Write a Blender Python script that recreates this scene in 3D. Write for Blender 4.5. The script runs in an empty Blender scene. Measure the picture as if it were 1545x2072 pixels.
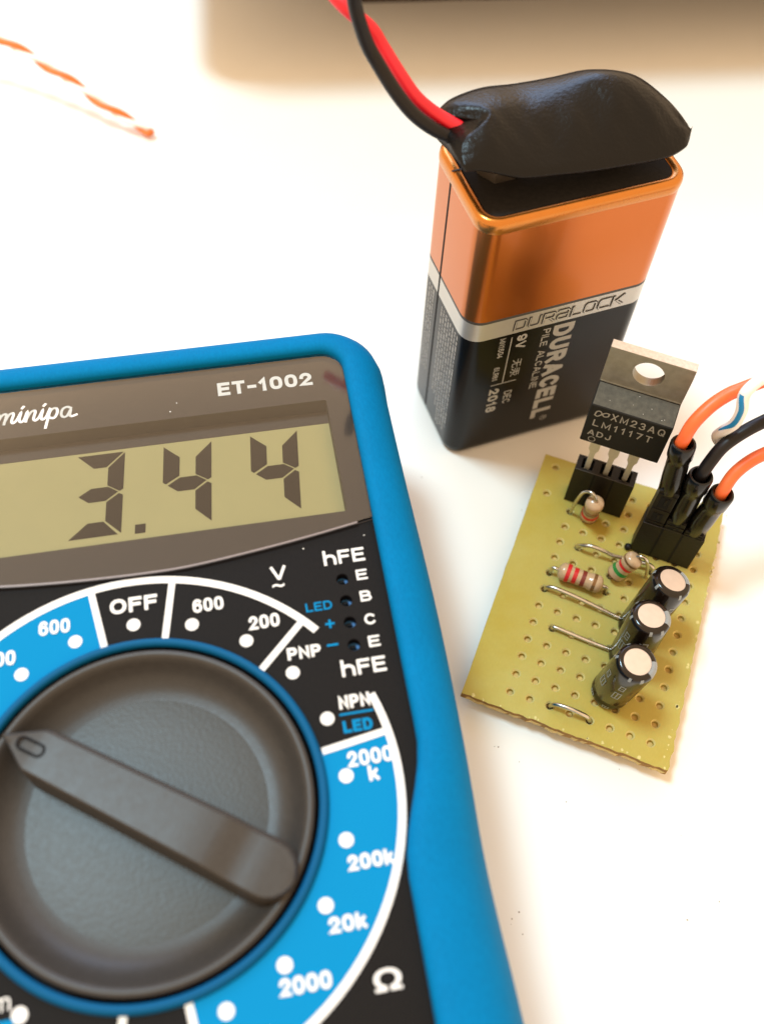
import bpy, bmesh, math, random
from mathutils import Matrix, Vector
from mathutils.geometry import delaunay_2d_cdt

random.seed(7)
S = 0.001                       # everything below is written in millimetres
scene = bpy.context.scene
col = scene.collection
PI = math.pi

# ------------------------------------------------------------------ camera
cam_data = bpy.data.cameras.new("camera")
cam_data.sensor_fit = 'HORIZONTAL'
cam_data.sensor_width = 36.0
cam_data.lens = 36.0 * 2005.7 / 1545.0
cam_data.clip_start = 0.002
cam_data.clip_end = 20.0
cam_data.dof.use_dof = True
cam_data.dof.focus_distance = 119.0 * S
cam_data.dof.aperture_fstop = 27.0
cam = bpy.data.objects.new("camera", cam_data)
col.objects.link(cam)
cam.matrix_world = (Matrix.Translation(Vector((-9.09, -81.62, 119.27)) * S)
                    @ Matrix.Rotation(0.5382, 4, 'X') @ Matrix.Rotation(0.0628, 4, 'Z'))
scene.camera = cam

# ------------------------------------------------------------------ world and lamps
world = bpy.data.worlds.new("World")
scene.world = world
world.use_nodes = True
bg = world.node_tree.nodes["Background"]
bg.inputs[0].default_value = (1.0, 0.70, 0.42, 1)
bg.inputs[1].default_value = 1.5


def lamp(name, direction, dist, size, power, color, size_y=None):
    d = bpy.data.lights.new(name, 'AREA')
    d.shape = 'RECTANGLE'
    d.size = size
    d.size_y = size_y or size
    d.energy = power
    d.color = color
    o = bpy.data.objects.new(name, d)
    col.objects.link(o)
    v = Vector(direction).normalized()
    o.location = v * dist + Vector((0.0, -0.02, 0.0))
    o.rotation_euler = (-v).to_track_quat('-Z', 'Y').to_euler()
    return o


lamp("ceiling_lamp", (-0.36, 0.16, 1.0), 1.3, 0.24, 14.0, (0.56, 0.84, 1.0))
lamp("window_light", (-0.12, 0.90, 0.58), 1.6, 0.8, 13.0, (0.36, 0.60, 1.0))

scene.view_settings.view_transform = 'Standard'
scene.view_settings.look = 'None'
scene.view_settings.exposure = 0.0
scene.view_settings.gamma = 1.0
scene.cycles.max_bounces = 8
scene.cycles.transparent_max_bounces = 12
scene.cycles.caustics_reflective = False
scene.cycles.caustics_refractive = False
scene.cycles.use_denoising = True


# ------------------------------------------------------------------ materials
def mat(name, color, rough=0.5, metal=0.0, spec=0.5, var=0.0, vscale=0.4, bump=0.0, bscale=4.0,
        coat=0.0, coat_rough=0.1, sss=0.0, color2=None, fine=0.0):
    """Principled with noise variation; scales are features per millimetre."""
    m = bpy.data.materials.new(name)
    m.use_nodes = True
    nt = m.node_tree
    b = nt.nodes["Principled BSDF"]
    b.inputs["Base Color"].default_value = (*color, 1)
    b.inputs["Roughness"].default_value = rough
    b.inputs["Metallic"].default_value = metal
    b.inputs["Specular IOR Level"].default_value = spec
    b.inputs["Coat Weight"].default_value = coat
    b.inputs["Coat Roughness"].default_value = coat_rough
    if sss:
        b.inputs["Subsurface Weight"].default_value = sss
        b.inputs["Subsurface Scale"].default_value = 0.8 * S
    if var or bump or color2 or fine:
        tc = nt.nodes.new("ShaderNodeTexCoord")
    if var or color2:
        n = nt.nodes.new("ShaderNodeTexNoise")
        n.inputs["Scale"].default_value = vscale / S
        n.inputs["Detail"].default_value = 5
        n.inputs["Roughness"].default_value = 0.6
        nt.links.new(tc.outputs["Object"], n.inputs["Vector"])
        r = nt.nodes.new("ShaderNodeValToRGB")
        r.color_ramp.elements[0].position = 0.3
        r.color_ramp.elements[1].position = 0.7
        c2 = color2 or tuple(c * (1 + var) for c in color)
        c1 = color if color2 else tuple(c * (1 - var) for c in color)
        r.color_ramp.elements[0].color = (*c1, 1)
        r.color_ramp.elements[1].color = (*c2, 1)
        nt.links.new(n.outputs["Fac"], r.inputs["Fac"])
        nt.links.new(r.outputs["Color"], b.inputs["Base Color"])
        rm = nt.nodes.new("ShaderNodeMapRange")
        rm.inputs["To Min"].default_value = max(0.02, rough * 0.85)
        rm.inputs["To Max"].default_value = min(1, rough * 1.15)
        nt.links.new(n.outputs["Fac"], rm.inputs["Value"])
        nt.links.new(rm.outputs["Result"], b.inputs["Roughness"])
    if fine:
        n3 = nt.nodes.new("ShaderNodeTexNoise")
        n3.inputs["Scale"].default_value = 5.0 / S
        n3.inputs["Detail"].default_value = 2
        mp = nt.nodes.new("ShaderNodeMapping")
        mp.inputs["Scale"].default_value = (1.0, 0.35, 1.0)
        nt.links.new(tc.outputs["Object"], mp.inputs["Vector"])
        nt.links.new(mp.outputs["Vector"], n3.inputs["Vector"])
        mr = nt.nodes.new("ShaderNodeMapRange")
        mr.inputs["From Min"].default_value = 0.3
        mr.inputs["From Max"].default_value = 0.7
        mr.inputs["To Min"].default_value = 1 - fine
        mr.inputs["To Max"].default_value = 1 + fine
        nt.links.new(n3.outputs["Fac"], mr.inputs["Value"])
        hs = nt.nodes.new("ShaderNodeHueSaturation")
        nt.links.new(mr.outputs["Result"], hs.inputs["Value"])
        if var or color2:
            nt.links.new(r.outputs["Color"], hs.inputs["Color"])
        else:
            hs.inputs["Color"].default_value = (*color, 1)
        nt.links.new(hs.outputs["Color"], b.inputs["Base Color"])
    if bump:
        n2 = nt.nodes.new("ShaderNodeTexNoise")
        n2.inputs["Scale"].default_value = bscale / S
        n2.inputs["Detail"].default_value = 3
        nt.links.new(tc.outputs["Object"], n2.inputs["Vector"])
        bp = nt.nodes.new("ShaderNodeBump")
        bp.inputs["Strength"].default_value = bump
        bp.inputs["Distance"].default_value = 0.1 * S
        nt.links.new(n2.outputs["Fac"], bp.inputs["Height"])
        nt.links.new(bp.outputs["Normal"], b.inputs["Normal"])
    return m


M = {}
M['table'] = mat("table_laminate", (0.83, 0.81, 0.77), 0.45, spec=0.3, var=0.012, vscale=0.05, bump=0.02, bscale=3)
M['blue'] = mat("blue_rubber", (0.0006, 0.155, 0.365), 0.65, spec=0.05, var=0.04, vscale=0.15, fine=0.06, bump=0.12, bscale=7)
M['panel'] = mat("black_panel", (0.0085, 0.0068, 0.006), 0.6, spec=0.10, var=0.12, vscale=3, fine=0.12, bump=0.06, bscale=8)
M['ring_blue'] = mat("ring_blue", (0.0008, 0.085, 0.21), 0.55, spec=0.12)
M['print_bright'] = mat("bright_print", (0.93, 0.93, 0.92), 0.6, spec=0.1)
M['pane_edge_glint'] = mat("pane_edge_highlight", (0.22, 0.18, 0.175), 0.3, spec=0.5)
M['print_white'] = mat("white_print", (0.80, 0.79, 0.77), 0.6, spec=0.2)
M['print_blue'] = mat("blue_print", (0.001, 0.205, 0.45), 0.7, spec=0.08)
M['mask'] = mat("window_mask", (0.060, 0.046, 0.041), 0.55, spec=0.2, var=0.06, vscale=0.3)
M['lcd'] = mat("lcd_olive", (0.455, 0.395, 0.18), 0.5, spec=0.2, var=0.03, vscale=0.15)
M['segment'] = mat("lcd_segment", (0.020, 0.011, 0.006), 0.6, spec=0.2)
M['knob'] = mat("grey_knob", (0.043, 0.038, 0.034), 0.42, spec=0.35, var=0.06, vscale=1.2, fine=0.05, bump=0.10, bscale=3)
M['knob_floor'] = mat("grey_knob_textured", (0.042, 0.041, 0.037), 0.42, spec=0.38, var=0.10, vscale=1.6, bump=0.24, bscale=2.4)
M['dark'] = mat("dark_gap", (0.006, 0.006, 0.007), 0.7, spec=0.2)
M['socket_blue'] = mat("socket_blue", (0.002, 0.14, 0.40), 0.5)
M['copper'] = mat("copper_lacquer", (0.54, 0.145, 0.022), 0.25, metal=0.85, coat=0.15, coat_rough=0.08)
M['rim'] = mat("copper_rim", (0.56, 0.205, 0.034), 0.28, metal=0.9, var=0.03, vscale=0.5, coat=0.3)
M['silver'] = mat("silver_lacquer", (0.52, 0.50, 0.46), 0.35, metal=0.55, var=0.02, coat=0.4)
M['black_lacquer'] = mat("black_lacquer", (0.006, 0.005, 0.004), 0.22, spec=0.16, coat=0.0)
M['print_silver'] = mat("silver_print", (0.42, 0.40, 0.36), 0.45, metal=0.2)
M['print_grey'] = mat("grey_fine_print", (0.34, 0.33, 0.31), 0.5)
M['print_dark'] = mat("dark_print", (0.05, 0.045, 0.04), 0.5)
M['fibre'] = mat("black_fibre", (0.016, 0.014, 0.013), 0.8, spec=0.2, var=0.3, vscale=2, bump=0.3, bscale=4)
M['nickel'] = mat("nickel", (0.78, 0.68, 0.58), 0.3, metal=1.0, var=0.05)
M['vinyl'] = mat("black_vinyl", (0.006, 0.005, 0.0045), 0.28, spec=0.20, bump=0.7, bscale=2.2)
M['wire_red'] = mat("red_pvc", (0.74, 0.008, 0.022), 0.42, var=0.04, vscale=1)
M['wire_black'] = mat("black_pvc", (0.008, 0.006, 0.006), 0.42, spec=0.3, var=0.1, vscale=1)
M['wire_orange'] = mat("orange_pvc", (0.86, 0.145, 0.036), 0.42, var=0.04, vscale=1)
M['wire_orange_old'] = mat("orange_strand", (0.72, 0.17, 0.020), 0.5, var=0.06, vscale=1)
M['wire_white'] = mat("white_pvc", (0.88, 0.85, 0.82), 0.45, var=0.03)
M['stripe_blue'] = mat("blue_stripe", (0.010, 0.22, 0.50), 0.45)
M['pcb'] = mat("phenolic_board", (0.425, 0.315, 0.046), 0.5, spec=0.2, color2=(0.465, 0.395, 0.115), vscale=0.07, bump=0.10, bscale=3, sss=0.15, fine=0.025)
M['pcb_edge'] = mat("board_cut_edge", (0.30, 0.16, 0.045), 0.8, spec=0.2, var=0.25, vscale=1.5, bump=0.5, bscale=2)
M['pcb_chip'] = mat("board_chips", (0.62, 0.53, 0.22), 0.8, spec=0.2, var=0.15, vscale=3)
M['pcb_rim'] = mat("board_hole_rim", (0.60, 0.50, 0.19), 0.7, spec=0.2)
M['pcb_under'] = mat("board_underside", (0.60, 0.42, 0.13), 0.6, var=0.2, vscale=0.5)
M['solder'] = mat("tinned_wire", (0.60, 0.56, 0.50), 0.28, metal=1.0, var=0.08, vscale=2)
M['resistor'] = mat("resistor_tan", (0.50, 0.33, 0.19), 0.28, spec=0.5, var=0.05, vscale=1, coat=0.4)
M['band_red'] = mat("band_red", (0.56, 0.012, 0.015), 0.35)
M['band_brown'] = mat("band_brown", (0.19, 0.022, 0.014), 0.35)
M['band_green'] = mat("band_green", (0.02, 0.19, 0.03), 0.35)
M['band_gold'] = mat("band_gold", (0.22, 0.11, 0.04), 0.3, metal=0.5)
M['band_black'] = mat("band_black", (0.02, 0.012, 0.01), 0.35)
M['sleeve'] = mat("capacitor_sleeve", (0.009, 0.0055, 0.004), 0.17, spec=0.3, var=0.1, bump=0.02, bscale=2, coat=0.3)
M['sleeve_grey'] = mat("capacitor_stripe", (0.25, 0.27, 0.28), 0.3, var=0.06, vscale=2)
M['aluminium'] = mat("aluminium_top", (0.66, 0.53, 0.44), 0.5, metal=0.35, var=0.04, vscale=1.5, bump=0.03)
M['nylon'] = mat("black_nylon", (0.009, 0.007, 0.006), 0.42, spec=0.25, var=0.2, vscale=1.5, bump=0.25, bscale=2.5)
M['shrink'] = mat("heat_shrink", (0.006, 0.005, 0.0045), 0.2, spec=0.38, var=0.1, vscale=1.2, bump=0.12, bscale=1.3)
M['epoxy'] = mat("epoxy_body", (0.012, 0.011, 0.009), 0.6, spec=0.2, var=0.12, vscale=2, bump=0.25, bscale=5)
M['epoxy_grey'] = mat("grey_epoxy", (0.085, 0.080, 0.064), 0.7, spec=0.3, var=0.25, vscale=1.6, bump=0.25, bscale=5)
M['tab'] = mat("tinned_tab", (0.33, 0.305, 0.245), 0.45, metal=0.65, var=0.12, vscale=1.0, bump=0.12, bscale=3)
M['tab_cut_glint'] = mat("cut_edge_glint", (0.66, 0.55, 0.47), 0.55, metal=0.3, var=0.15, vscale=2.5, bump=0.3, bscale=4)
M['nylon_highlight'] = mat("nylon_highlight", (0.045, 0.04, 0.036), 0.45, spec=0.4)
M['lead'] = mat("tinned_lead", (0.62, 0.58, 0.45), 0.45, metal=0.35, var=0.08, vscale=1.5)
M['mark'] = mat("laser_mark", (0.30, 0.285, 0.25), 0.7)
M['case_pale'] = mat("pale_case", (0.50, 0.44, 0.38), 0.6, spec=0.2)
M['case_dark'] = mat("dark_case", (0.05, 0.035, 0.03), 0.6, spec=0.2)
M['speck'] = mat("dust_grain", (0.30, 0.25, 0.20), 0.8)
M['dust_light'] = mat("pale_dust", (0.75, 0.72, 0.66), 0.8)

# clear window plastic: straight-through with a weak mirror on top
m = bpy.data.materials.new("clear_plastic")
m.use_nodes = True
nt = m.node_tree
nt.nodes.clear()
out = nt.nodes.new("ShaderNodeOutputMaterial")
mx = nt.nodes.new("ShaderNodeMixShader")
fr = nt.nodes.new("ShaderNodeFresnel")
fr.inputs["IOR"].default_value = 1.45
tr = nt.nodes.new("ShaderNodeBsdfTransparent")
tr.inputs[0].default_value = (0.985, 0.975, 0.965, 1)
gl = nt.nodes.new("ShaderNodeBsdfGlossy")
gl.inputs["Roughness"].default_value = 0.06
nt.links.new(fr.outputs[0], mx.inputs[0])
nt.links.new(tr.outputs[0], mx.inputs[1])
nt.links.new(gl.outputs[0], mx.inputs[2])
nt.links.new(mx.outputs[0], out.inputs["Surface"])
M['pane'] = m


# ------------------------------------------------------------------ mesh helpers
class Bld:
    def __init__(self):
        self.v, self.f = [], []

    def add(self, vs, fs):
        k = len(self.v)
        self.v += [tuple(p) for p in vs]
        self.f += [tuple(i + k for i in f) for f in fs]
        return self

    def box(self, c, s, mtx=None):
        x, y, z = s[0] / 2, s[1] / 2, s[2] / 2
        vs = [Vector((a * x, b * y, d * z)) for a in (-1, 1) for b in (-1, 1) for d in (-1, 1)]
        if mtx:
            vs = [mtx @ p for p in vs]
        vs = [p + Vector(c) for p in vs]
        return self.add(vs, [(0, 1, 3, 2), (4, 6, 7, 5), (0, 4, 5, 1), (2, 3, 7, 6), (0, 2, 6, 4), (1, 5, 7, 3)])

    def prism(self, poly, z0, z1, cap0=True, cap1=True):
        n = len(poly)
        vs = [(p[0], p[1], z0) for p in poly] + [(p[0], p[1], z1) for p in poly]
        fs = [(i, (i + 1) % n, n + (i + 1) % n, n + i) for i in range(n)]
        if cap0:
            fs.append(tuple(reversed(range(n))))
        if cap1:
            fs.append(tuple(range(n, 2 * n)))
        return self.add(vs, fs)

    def loft(self, rings, closed=True, cap0=False, cap1=False):
        n = len(rings[0])
        vs = [p for r in rings for p in r]
        fs = []
        for k in range(len(rings) - 1):
            for i in range(n if closed else n - 1):
                j = (i + 1) % n
                fs.append((k * n + i, k * n + j, (k + 1) * n + j, (k + 1) * n + i))
        if cap0:
            fs.append(tuple(reversed(range(n))))
        if cap1:
            fs.append(tuple((len(rings) - 1) * n + i for i in range(n)))
        return self.add(vs, fs)

    def lathe(self, prof, n=32, c=(0, 0, 0), mtx=None, cap0=False, cap1=False):
        rings = []
        for r, z in prof:
            ring = [Vector((r * math.cos(2 * PI * i / n), r * math.sin(2 * PI * i / n), z)) for i in range(n)]
            if mtx:
                ring = [mtx @ p for p in ring]
            rings.append([p + Vector(c) for p in ring])
        return self.loft(rings, True, cap0, cap1)

    def tube(self, path, r, n=10, caps=True):
        path = [Vector(p) for p in path]
        rr = r if isinstance(r, (list, tuple)) else [r] * len(path)
        t0 = (path[1] - path[0]).normalized()
        a = t0.orthogonal().normalized()
        rings = []
        for i, p in enumerate(path):
            t = (path[min(i + 1, len(path) - 1)] - path[max(i - 1, 0)]).normalized()
            a = (a - t * a.dot(t)).normalized()
            b = t.cross(a)
            rings.append([p + (a * math.cos(2 * PI * k / n) + b * math.sin(2 * PI * k / n)) * rr[i] for k in range(n)])
        return self.loft(rings, True, caps, caps)

    def sheet(self, outer, holes, z):
        """Flat face with holes at height z."""
        vs, es = [], []
        for loop in [outer] + holes:
            k, n = len(vs), len(loop)
            vs += [Vector((p[0], p[1])) for p in loop]
            es += [(k + i, k + (i + 1) % n) for i in range(n)]
        v2, e2, f2, *_ = delaunay_2d_cdt(vs, es, [], 0, 1e-5)
        keep = []
        for f in f2:
            c = sum((v2[i] for i in f), Vector((0, 0))) / len(f)
            if inside(c, outer) and not any(inside(c, h) for h in holes if near(c, h)):
                a, b, d = (v2[i] for i in f[:3])
                keep.append(tuple(f) if (b - a).cross(d - a) > 0 else tuple(reversed(f)))
        return self.add([(p.x, p.y, z) for p in v2], keep)

    def walls(self, loop, z0, z1, loop1=None):
        l1 = loop1 or loop
        n = len(loop)
        return self.add([(p[0], p[1], z0) for p in loop] + [(p[0], p[1], z1) for p in l1],
                        [(i, (i + 1) % n, n + (i + 1) % n, n + i) for i in range(n)])

    def build(self, name, material, parent=None, smooth=None, bevel=0.0, recalc=False, segs=2):
        me = bpy.data.meshes.new(name)
        me.from_pydata([(p[0] * S, p[1] * S, p[2] * S) for p in self.v], [], self.f)
        if recalc:
            b = bmesh.new()
            b.from_mesh(me)
            bmesh.ops.recalc_face_normals(b, faces=b.faces)
            b.to_mesh(me)
            b.free()
        me.materials.append(material)
        if smooth:
            me.shade_smooth()
            me.set_sharp_from_angle(angle=math.radians(smooth))
        me.update()
        o = bpy.data.objects.new(name, me)
        col.objects.link(o)
        if parent:
            o.parent = parent
        if bevel:
            md = o.modifiers.new("bevel", 'BEVEL')
            md.width = bevel * S
            md.segments = segs
            md.limit_method = 'ANGLE'
            md.angle_limit = math.radians(40)
        return o


def inside(p, loop):
    x, y, r = p[0], p[1], False
    n = len(loop)
    for i in range(n):
        x0, y0 = loop[i][0], loop[i][1]
        x1, y1 = loop[(i + 1) % n][0], loop[(i + 1) % n][1]
        if (y0 > y) != (y1 > y) and x < (x1 - x0) * (y - y0) / (y1 - y0) + x0:
            r = not r
    return r


def near(p, loop):
    xs = [q[0] for q in loop]
    ys = [q[1] for q in loop]
    return min(xs) - .01 < p[0] < max(xs) + .01 and min(ys) - .01 < p[1] < max(ys) + .01


def circle(cx, cy, r, n=12, a0=0.0):
    return [(cx + r * math.cos(a0 + 2 * PI * i / n), cy + r * math.sin(a0 + 2 * PI * i / n)) for i in range(n)]


def rrect(x0, y0, x1, y1, r, n=6):
    pts = []
    for cx, cy, a in ((x1 - r, y1 - r, 0), (x0 + r, y1 - r, 90), (x0 + r, y0 + r, 180), (x1 - r, y0 + r, 270)):
        for k in range(n + 1):
            t = math.radians(a + 90 * k / n)
            pts.append((cx + r * math.cos(t), cy + r * math.sin(t)))
    return pts


def spline(pts, sub=8):
    """Catmull-Rom through the points."""
    P = [Vector(p) for p in pts]
    P = [P[0] * 2 - P[1]] + P + [P[-1] * 2 - P[-2]]
    res = []
    for i in range(1, len(P) - 2):
        a, b, c, d = P[i - 1:i + 3]
        for k in range(sub):
            t = k / sub
            res.append(0.5 * ((2 * b) + (c - a) * t + (2 * a - 5 * b + 4 * c - d) * t * t + (3 * b - a - 3 * c + d) * t ** 3))
    res.append(P[-2])
    return res


def thing(name, label, cat, loc=(0, 0, 0), rotz=0.0, group=None):
    o = bpy.data.objects.new(name, None)
    o.empty_display_size = 5 * S
    col.objects.link(o)
    o.location = Vector(loc) * S
    o.rotation_euler = (0, 0, rotz)
    o['label'] = label
    o['category'] = cat
    if group:
        o['group'] = group
    return o


_glyphs = {}


def glyphs(txt, bold):
    if (txt, bold) not in _glyphs:
        cu = bpy.data.curves.new("lettering", 'FONT')
        cu.body = txt
        cu.size = 1.0
        cu.resolution_u = 4
        cu.offset = bold
        cu.fill_mode = 'FRONT'
        o = bpy.data.objects.new("lettering", cu)
        col.objects.link(o)
        dg = bpy.context.evaluated_depsgraph_get()
        me = bpy.data.meshes.new_from_object(o.evaluated_get(dg))
        vs = [(v.co.x, v.co.y) for v in me.vertices]
        fs = [tuple(p.vertices) for p in me.polygons]
        bpy.data.objects.remove(o)
        bpy.data.meshes.remove(me)
        x0, x1 = min(v[0] for v in vs), max(v[0] for v in vs)
        y0, y1 = min(v[1] for v in vs), max(v[1] for v in vs)
        _glyphs[(txt, bold)] = ([((x - x0) / (x1 - x0), (y - y0) / (y1 - y0)) for x, y in vs], fs)
    return _glyphs[(txt, bold)]


def letters(txt, o, X, Y, w, h, material, parent, bold=0.0, name="lettering", slant=0.0, label=None):
    """Flat print: lower-left corner o, text direction X, letter-up Y (unit vectors)."""
    vs, fs = glyphs(txt, bold)
    o, X, Y = Vector(o), Vector(X), Vector(Y)
    b = Bld().add([o + X * (a * w + slant * c * h) + Y * (c * h) for a, c in vs], fs)
    ob = b.build(name, material, parent)
    return ob


def stroke(pts, w, o, X, Y, b=None, caps=True):
    """Flat brush stroke following 2-D points."""
    b = b or Bld()
    o, X, Y = Vector(o), Vector(X), Vector(Y)
    P = [Vector((p[0], p[1])) for p in pts]
    left, right = [], []
    closed = (P[0] - P[-1]).length < 1e-6
    if closed:
        P = P[:-1]
    n = len(P)
    for i in range(n):
        a = P[(i - 1) % n] if (closed or i > 0) else P[i]
        c = P[(i + 1) % n] if (closed or i < n - 1) else P[i]
        d1 = (P[i] - a).normalized() if (P[i] - a).length > 1e-9 else (c - P[i]).normalized()
        d2 = (c - P[i]).normalized() if (c - P[i]).length > 1e-9 else d1
        t = (d1 + d2).normalized()
        nn = Vector((-t.y, t.x))
        k = max(0.5, abs(nn.dot(Vector((-d1.y, d1.x)))))
        e = Vector((0, 0))
        if caps and not closed:
            if i == 0:
                e = -d2 * w / 2
            elif i == n - 1:
                e = d1 * w / 2
        left.append(P[i] + nn * (w / 2 / k) + e)
        right.append(P[i] - nn * (w / 2 / k) + e)
    up_ = X.cross(Y).normalized()
    k0 = len(b.f) % 60
    vs = [o + up_ * (0.0008 * (k0 + i % n)) + X * p.x + Y * p.y for i, p in enumerate(left + right)]
    m_ = n if closed else n - 1
    fs = [(n + i, n + (i + 1) % n, (i + 1) % n, i) for i in range(m_)]
    b.add(vs, fs)
    return b


def earc(cx, cy, rx, ry, a0, a1, n=12):
    return [(cx + rx * math.cos(math.radians(a0 + (a1 - a0) * k / n)), cy + ry * math.sin(math.radians(a0 + (a1 - a0) * k / n))) for k in range(n + 1)]


def sell(cx, cy, rx, ry, e=2.6, n=28):
    r = []
    for k in range(n):
        t = 2 * PI * k / n
        c, d = math.cos(t), math.sin(t)
        r.append((cx + rx * math.copysign(abs(c) ** (2 / e), c), cy + ry * math.copysign(abs(d) ** (2 / e), d)))
    return r + [r[0]]


GL = {
    '0': (.86, [sell(.5, .5, .5, .5)]), '1': (.50, [[(.1, .74), (.7, 1), (.7, 0)]]),
    '2': (.86, [earc(.5, .70, .47, .30, 175, -25) + [(.02, 0), (1, 0)]]),
    '3': (.86, [earc(.46, .74, .44, .26, 155, -85), earc(.46, .26, .52, .27, 85, -155)]),
    '4': (.9, [[(.74, 0), (.74, 1), (0, .3), (1, .3)]]),
    '6': (.86, [sell(.5, .31, .5, .31, 2.2), earc(.52, .62, .52, .38, 40, 180) + [(0, .31)]]),
    '7': (.8, [[(0, 1), (1, 1), (.38, 0)]]),
    '8': (.86, [sell(.5, .75, .42, .25, 2.2), sell(.5, .26, .5, .26, 2.2)]),
    '9': (.86, [sell(.5, .69, .5, .31, 2.2), earc(.48, .38, .52, .38, 220, 360) + [(1, .69)]]),
    'A': (1.0, [[(0, 0), (.46, 1), (.54, 1), (1, 0)], [(.2, .3), (.8, .3)]]),
    'B': (.9, [[(0, 0), (0, 1), (.55, 1)] + earc(.6, .765, .33, .235, 90, -90, 8) + [(.0, .53)], [(.55, .53)] + earc(.64, .265, .36, .265, 90, -90, 8) + [(0, 0)]]),
    'C': (.95, [earc(.52, .5, .52, .5, 42, 318, 20)]),
    'D': (.95, [[(0, 0), (0, 1), (.45, 1)] + earc(.48, .5, .52, .5, 90, -90, 14) + [(0, 0)]]),
    'E': (.82, [[(1, 1), (0, 1), (0, 0), (1, 0)], [(0, .52), (.9, .52)]]),
    'F': (.78, [[(1, 1), (0, 1), (0, 0)], [(0, .52), (.88, .52)]]),
    'I': (.14, [[(.5, 0), (.5, 1)]]),
    'J': (.75, [[(1, 1), (1, .3)] + earc(.5, .28, .5, .28, 0, -170, 8)]),
    'L': (.76, [[(0, 1), (0, 0), (1, 0)]]),
    'M': (1.15, [[(0, 0), (0, 1), (.5, .12), (1, 1), (1, 0)]]),
    'N': (.92, [[(0, 0), (0, 1), (1, 0), (1, 1)]]),
    'O': (1.05, [sell(.5, .5, .5, .5, 2.2)]),
    'P': (.86, [[(0, 0), (0, 1), (.6, 1)] + earc(.64, .72, .36, .28, 90, -90, 8) + [(0, .44)]]),
    'Q': (1.05, [sell(.5, .5, .5, .5, 2.2), [(.6, .25), (1, -.05)]]),
    'R': (.9, [[(0, 0), (0, 1), (.58, 1)] + earc(.62, .735, .36, .265, 90, -90, 8) + [(0, .47)], [(.55, .47), (1, 0)]]),
    'T': (.86, [[(0, 1), (1, 1)], [(.5, 1), (.5, 0)]]),
    'U': (.92, [[(0, 1), (0, .4)] + earc(.5, .38, .5, .38, 180, 360, 10) + [(1, 1)]]),
    'V': (.95, [[(0, 1), (.46, 0), (.54, 0), (1, 1)]]),
    'X': (.9, [[(0, 0), (1, 1)], [(0, 1), (1, 0)]]),
    'h': (.84, [[(0, 0), (0, 1.12)], [(0, .35)] + earc(.5, .42, .5, .30, 165, 0, 8) + [(1, 0)]]),
    'k': (.74, [[(0, 0), (0, 1)], [(.9, .68), (.05, .26)], [(.35, .42), (1, 0)]]),
    'm': (1.3, [[(0, 0), (0, 1)], [(0, .6)] + earc(.25, .68, .25, .30, 165, 0, 6) + [(.5, 0)], [(.5, .6)] + earc(.75, .68, .25, .30, 165, 0, 6) + [(1, 0)]]),
    '-': (.5, [[(0, .42), (1, .42)]]), ' ': (.45, []),
}


def word(txt, o, X, Y, w, h, t, material, parent, gap=.26, name="lettering"):
    """Signwriter's strokes of thickness t fitted to a w x h box."""
    o, X, Y = Vector(o), Vector(X), Vector(Y)
    total = sum(GL[c][0] for c in txt) + gap * (len(txt) - 1)
    k = (w - t * len(txt)) / total
    x = 0.0
    b = Bld()
    for c in txt:
        wd, lines = GL[c]
        for ln in lines:
            pts = [(x + t / 2 + p[0] * wd * k, t / 2 + p[1] * (h - t)) for p in ln]
            stroke(pts, t, o, X, Y, b)
        x += (wd + gap) * k + t
    return b.build(name, material, parent)


# ------------------------------------------------------------------ the table and the case behind
tb = Bld()
tb.box((150, 250, -9), (1600, 1300, 18))
table = tb.build("table", M['table'], bevel=1.5)
table['kind'] = 'structure'

sp = Bld()
for x, y in [(6.56, -43.04), (7.05, -43.07), (9.58, -44.76), (-3.71, -4.24), (10.55, -8.66), (15.15, -49.28), (28.63, -52.39),
             (28.41, -61.78), (32.33, -59.58), (8.43, -62.85), (8.31, -63.43), (9.28, -62.06), (9.63, -64.39), (21.81, -44.9), (30.4, 69.5)]:
    r = random.uniform(0.05, 0.11)
    ring0 = [(x + r * random.uniform(.7, 1.3) * math.cos(a), y + r * random.uniform(.7, 1.3) * math.sin(a), 0.01) for a in [k * PI / 3 for k in range(6)]]
    top = [(x + (p[0] - x) * .5, y + (p[1] - y) * .5, r * .8) for p in ring0]
    sp.loft([ring0, top], True, False, True)
specks = sp.build("dust_specks", M['speck'])
specks['kind'] = 'stuff'
specks['label'] = "tiny brown dust specks scattered on the white table"
specks['category'] = "dust"

case = thing("equipment_case", "dark raised case beyond the far edge whose underside shades the white table", "case", (-54.0, 80.8, 0), math.radians(8.6))  # mostly out of view; form guessed from its shadow on the table
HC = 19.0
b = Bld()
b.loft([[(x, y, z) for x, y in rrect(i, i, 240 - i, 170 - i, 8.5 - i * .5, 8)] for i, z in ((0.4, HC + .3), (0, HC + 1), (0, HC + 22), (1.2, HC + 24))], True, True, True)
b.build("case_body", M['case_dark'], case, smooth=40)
Bld().prism(rrect(1.4, 1.4, 238.6, 168.6, 7.6, 8), HC, HC + .29).build("bounce_plate", M['case_pale'], case)  # pale underside added to brighten the shade beneath the case
Bld().prism(rrect(30, 22.5, 225, 160, 6, 6), 0.0, HC - .01).build("shade_plinth", M['case_dark'], case)  # unseen foot added to deepen the shade towards the far edge

# ------------------------------------------------------------------ multimeter
meter = thing("multimeter", "blue handheld digital multimeter reading 3.44 with a large grey rotary knob", "multimeter",
              (-29.034, -59.740, 0), math.radians(13.23))
VB = -70.0                                              # lower end of the meter, below the picture


def uin(v):
    t = max(0.0, min(1.0, (3.0 - v) / 13.0))
    t = t * t * (3 - 2 * t)
    t2 = max(0.0, min(1.0, (-46 - v) / 12.0))
    return 25.85 - 3.15 * t + 2.0 * t2


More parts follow.
